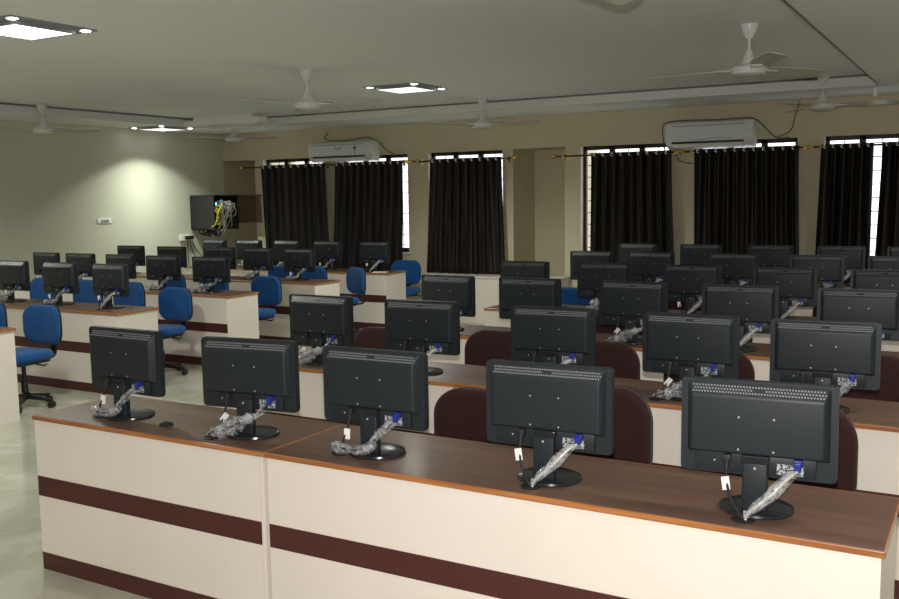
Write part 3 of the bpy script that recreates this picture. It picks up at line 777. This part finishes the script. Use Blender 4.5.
# ------------------------------------------------------------------ wall rack, sockets, switch
t = thing('network_rack', 'black wall-mounted network rack with tangled cables in the left corner', 'network rack', (XL, 10.82, 1.27))
bm = bm_new()
D, W, H = .50, .55, .54
box(bm, 0, D, 0, .012, 0, H); box(bm, 0, D, W-.012, W, 0, H); box(bm, 0, D, 0, W, H-.012, H, .002); box(bm, 0, D-.1, 0, W, 0, .012); box(bm, 0, .012, 0, W, 0, H)
obj('cabinet_body', bm, 'rack', t)
bm = bm_new(); box(bm, .18, D-.05, .02, W-.02, H-.16, H-.115, .002); box(bm, .18, D-.05, .02, W-.02, H-.26, H-.215, .002); sw = obj('switch_unit', bm, 'rack', t)
for dz in (0, -.045):
    bm = bm_new(); box(bm, D-.05, D-.044, .09, .115, H-.13+dz*.6, H-.118+dz*.6); obj('status_light', bm, 'led', sw)
bm = bm_new()
box(bm, D, D+.5, W-.03, W-.012, H-.03, H); box(bm, D, D+.5, W-.03, W-.012, .10, .125); box(bm, D, D+.02, W-.03, W-.012, .10, H)
dr = obj('door', bm, 'frame', t)
bm = bm_new(); box(bm, D+.02, D+.5, W-.024, W-.018, .125, H-.03); obj('door_glass', bm, 'smoked', dr)
random.seed(11)
def cables(n, m, name, ys, zs, drop):
    for _ in range(n):
        y = random.uniform(*ys); z = random.uniform(*zs); y2 = y+random.uniform(-.07, .07); d = random.uniform(*drop)
        bm = bm_new()
        tube(bm, smooth_path([(D-.06, y, z), (D+random.uniform(.02, .07), y+random.uniform(-.04, .04), z+random.uniform(-.03, .05)), (D+random.uniform(.02, .06), (y+y2)/2+random.uniform(-.05, .05), z-d*.5), (D+random.uniform(.0, .04), y2, z-d), (D-.04, y2+random.uniform(-.05, .05), z-d-random.uniform(.02, .06))], 20), .006, 6)
        obj(name, bm, m, t, True)
cables(7, 'yellow', 'yellow_patch_cable', (.03, .13), (.28, .36), (.14, .30))
cables(14, 'pale_cable', 'patch_cable', (.12, .38), (.30, .44), (.15, .34))
bm = bm_new(); tube(bm, [(D+.02, .40+.07*math.cos(a), .28+.075*math.sin(a)) for a in [R(i*20-100) for i in range(15)]], .008, 6); obj('patch_cable', bm, 'pale_cable', t, True)
bm = bm_new()
for k in range(6):
    tube(bm, smooth_path([(.10+k*.06, .08+.02*k, .0), (.12+k*.06, .06+.03*k, -.05), (.16+k*.04, .12+.02*k, -.08-.015*(k % 3)), (.2+k*.03, .16, -.03), (.22+k*.03, .18, .0)], 14), .011, 6)
obj('cable_loops', bm, 'rubber', t, True)

t = thing('socket_box', 'white wall socket box with three black plugs below the rack', 'socket', (XL, 10.66, 1.13))
bm = bm_new(); box(bm, 0, .035, -.10, .13, -.02, .065, .004); obj('plate', bm, 'white', t)
for k in range(3):
    bm = bm_new(); y = -.0+k*.055; box(bm, .035, .085, y-.021, y+.021, .0, .05, .004); pl = obj('plug', bm, 'rubber', t)
    bm = bm_new(); tube(bm, smooth_path([(.06, y, .02), (.07, y+.005, -.06), (.05, y+.02+.05*k, -.2), (.03, y+.04+.13*k, -.33), (.02, y+.08+.16*k, -.40)], 16), .006, 6); obj('cord', bm, 'rubber', pl, True)
t = thing('switch_plate', 'white switch plate on the lit left wall', 'switch', (XL, 9.15, 1.465))
bm = bm_new(); box(bm, 0, .012, -.125, .125, -.037, .037, .003); obj('plate', bm, 'white', t)
for k in range(3):
    bm = bm_new(); box(bm, .012, .017, -.055+k*.045, -.025+k*.045, -.022, .012, .001); obj('rocker', bm, 'dark_grey' if k else 'vent', t)

# ------------------------------------------------------------------ daylight
w = bpy.data.worlds.new('World'); bpy.context.scene.world = w; w.use_nodes = True
bg = w.node_tree.nodes['Background']; bg.inputs[0].default_value = (.93, .97, 1, 1); bg.inputs[1].default_value = 2.2

# ------------------------------------------------------------------ camera and its flash
cam = bpy.data.cameras.new('Camera'); co = bpy.data.objects.new('Camera', cam); C.objects.link(co)
F, PIT, ROL, YAWC, HC = 937.855, -6.323, -.868, 30.044, 1.747
a, b, c = R(PIT), R(ROL), R(YAWC)
fw = Vector((-math.sin(c)*math.cos(a), math.cos(c)*math.cos(a), math.sin(a))); rt = Vector((math.cos(c), math.sin(c), 0)); up = rt.cross(fw)
r2 = rt*math.cos(b)+up*math.sin(b); u2 = -rt*math.sin(b)+up*math.cos(b)
co.matrix_world = Matrix(((r2.x, u2.x, -fw.x, 0), (r2.y, u2.y, -fw.y, 0), (r2.z, u2.z, -fw.z, HC), (0, 0, 0, 1)))
cam.sensor_width = 36; cam.sensor_fit = 'HORIZONTAL'; cam.lens = F*36/899; cam.clip_end = 100
bpy.context.scene.camera = co
fl = bpy.data.lights.new('camera_flash', 'SPOT'); fl.energy = 455; fl.spot_size = R(110); fl.spot_blend = .45; fl.shadow_soft_size = .02; fl.color = (1, .955, .93)
fo = bpy.data.objects.new('camera_flash', fl); C.objects.link(fo)
fo.matrix_world = Matrix.Translation(u2*.13) @ co.matrix_world

sc = bpy.context.scene
sc.view_settings.view_transform = 'Standard'; sc.view_settings.look = 'None'; sc.view_settings.gamma = 1; sc.view_settings.use_curve_mapping = False
sc.view_settings.exposure = 0
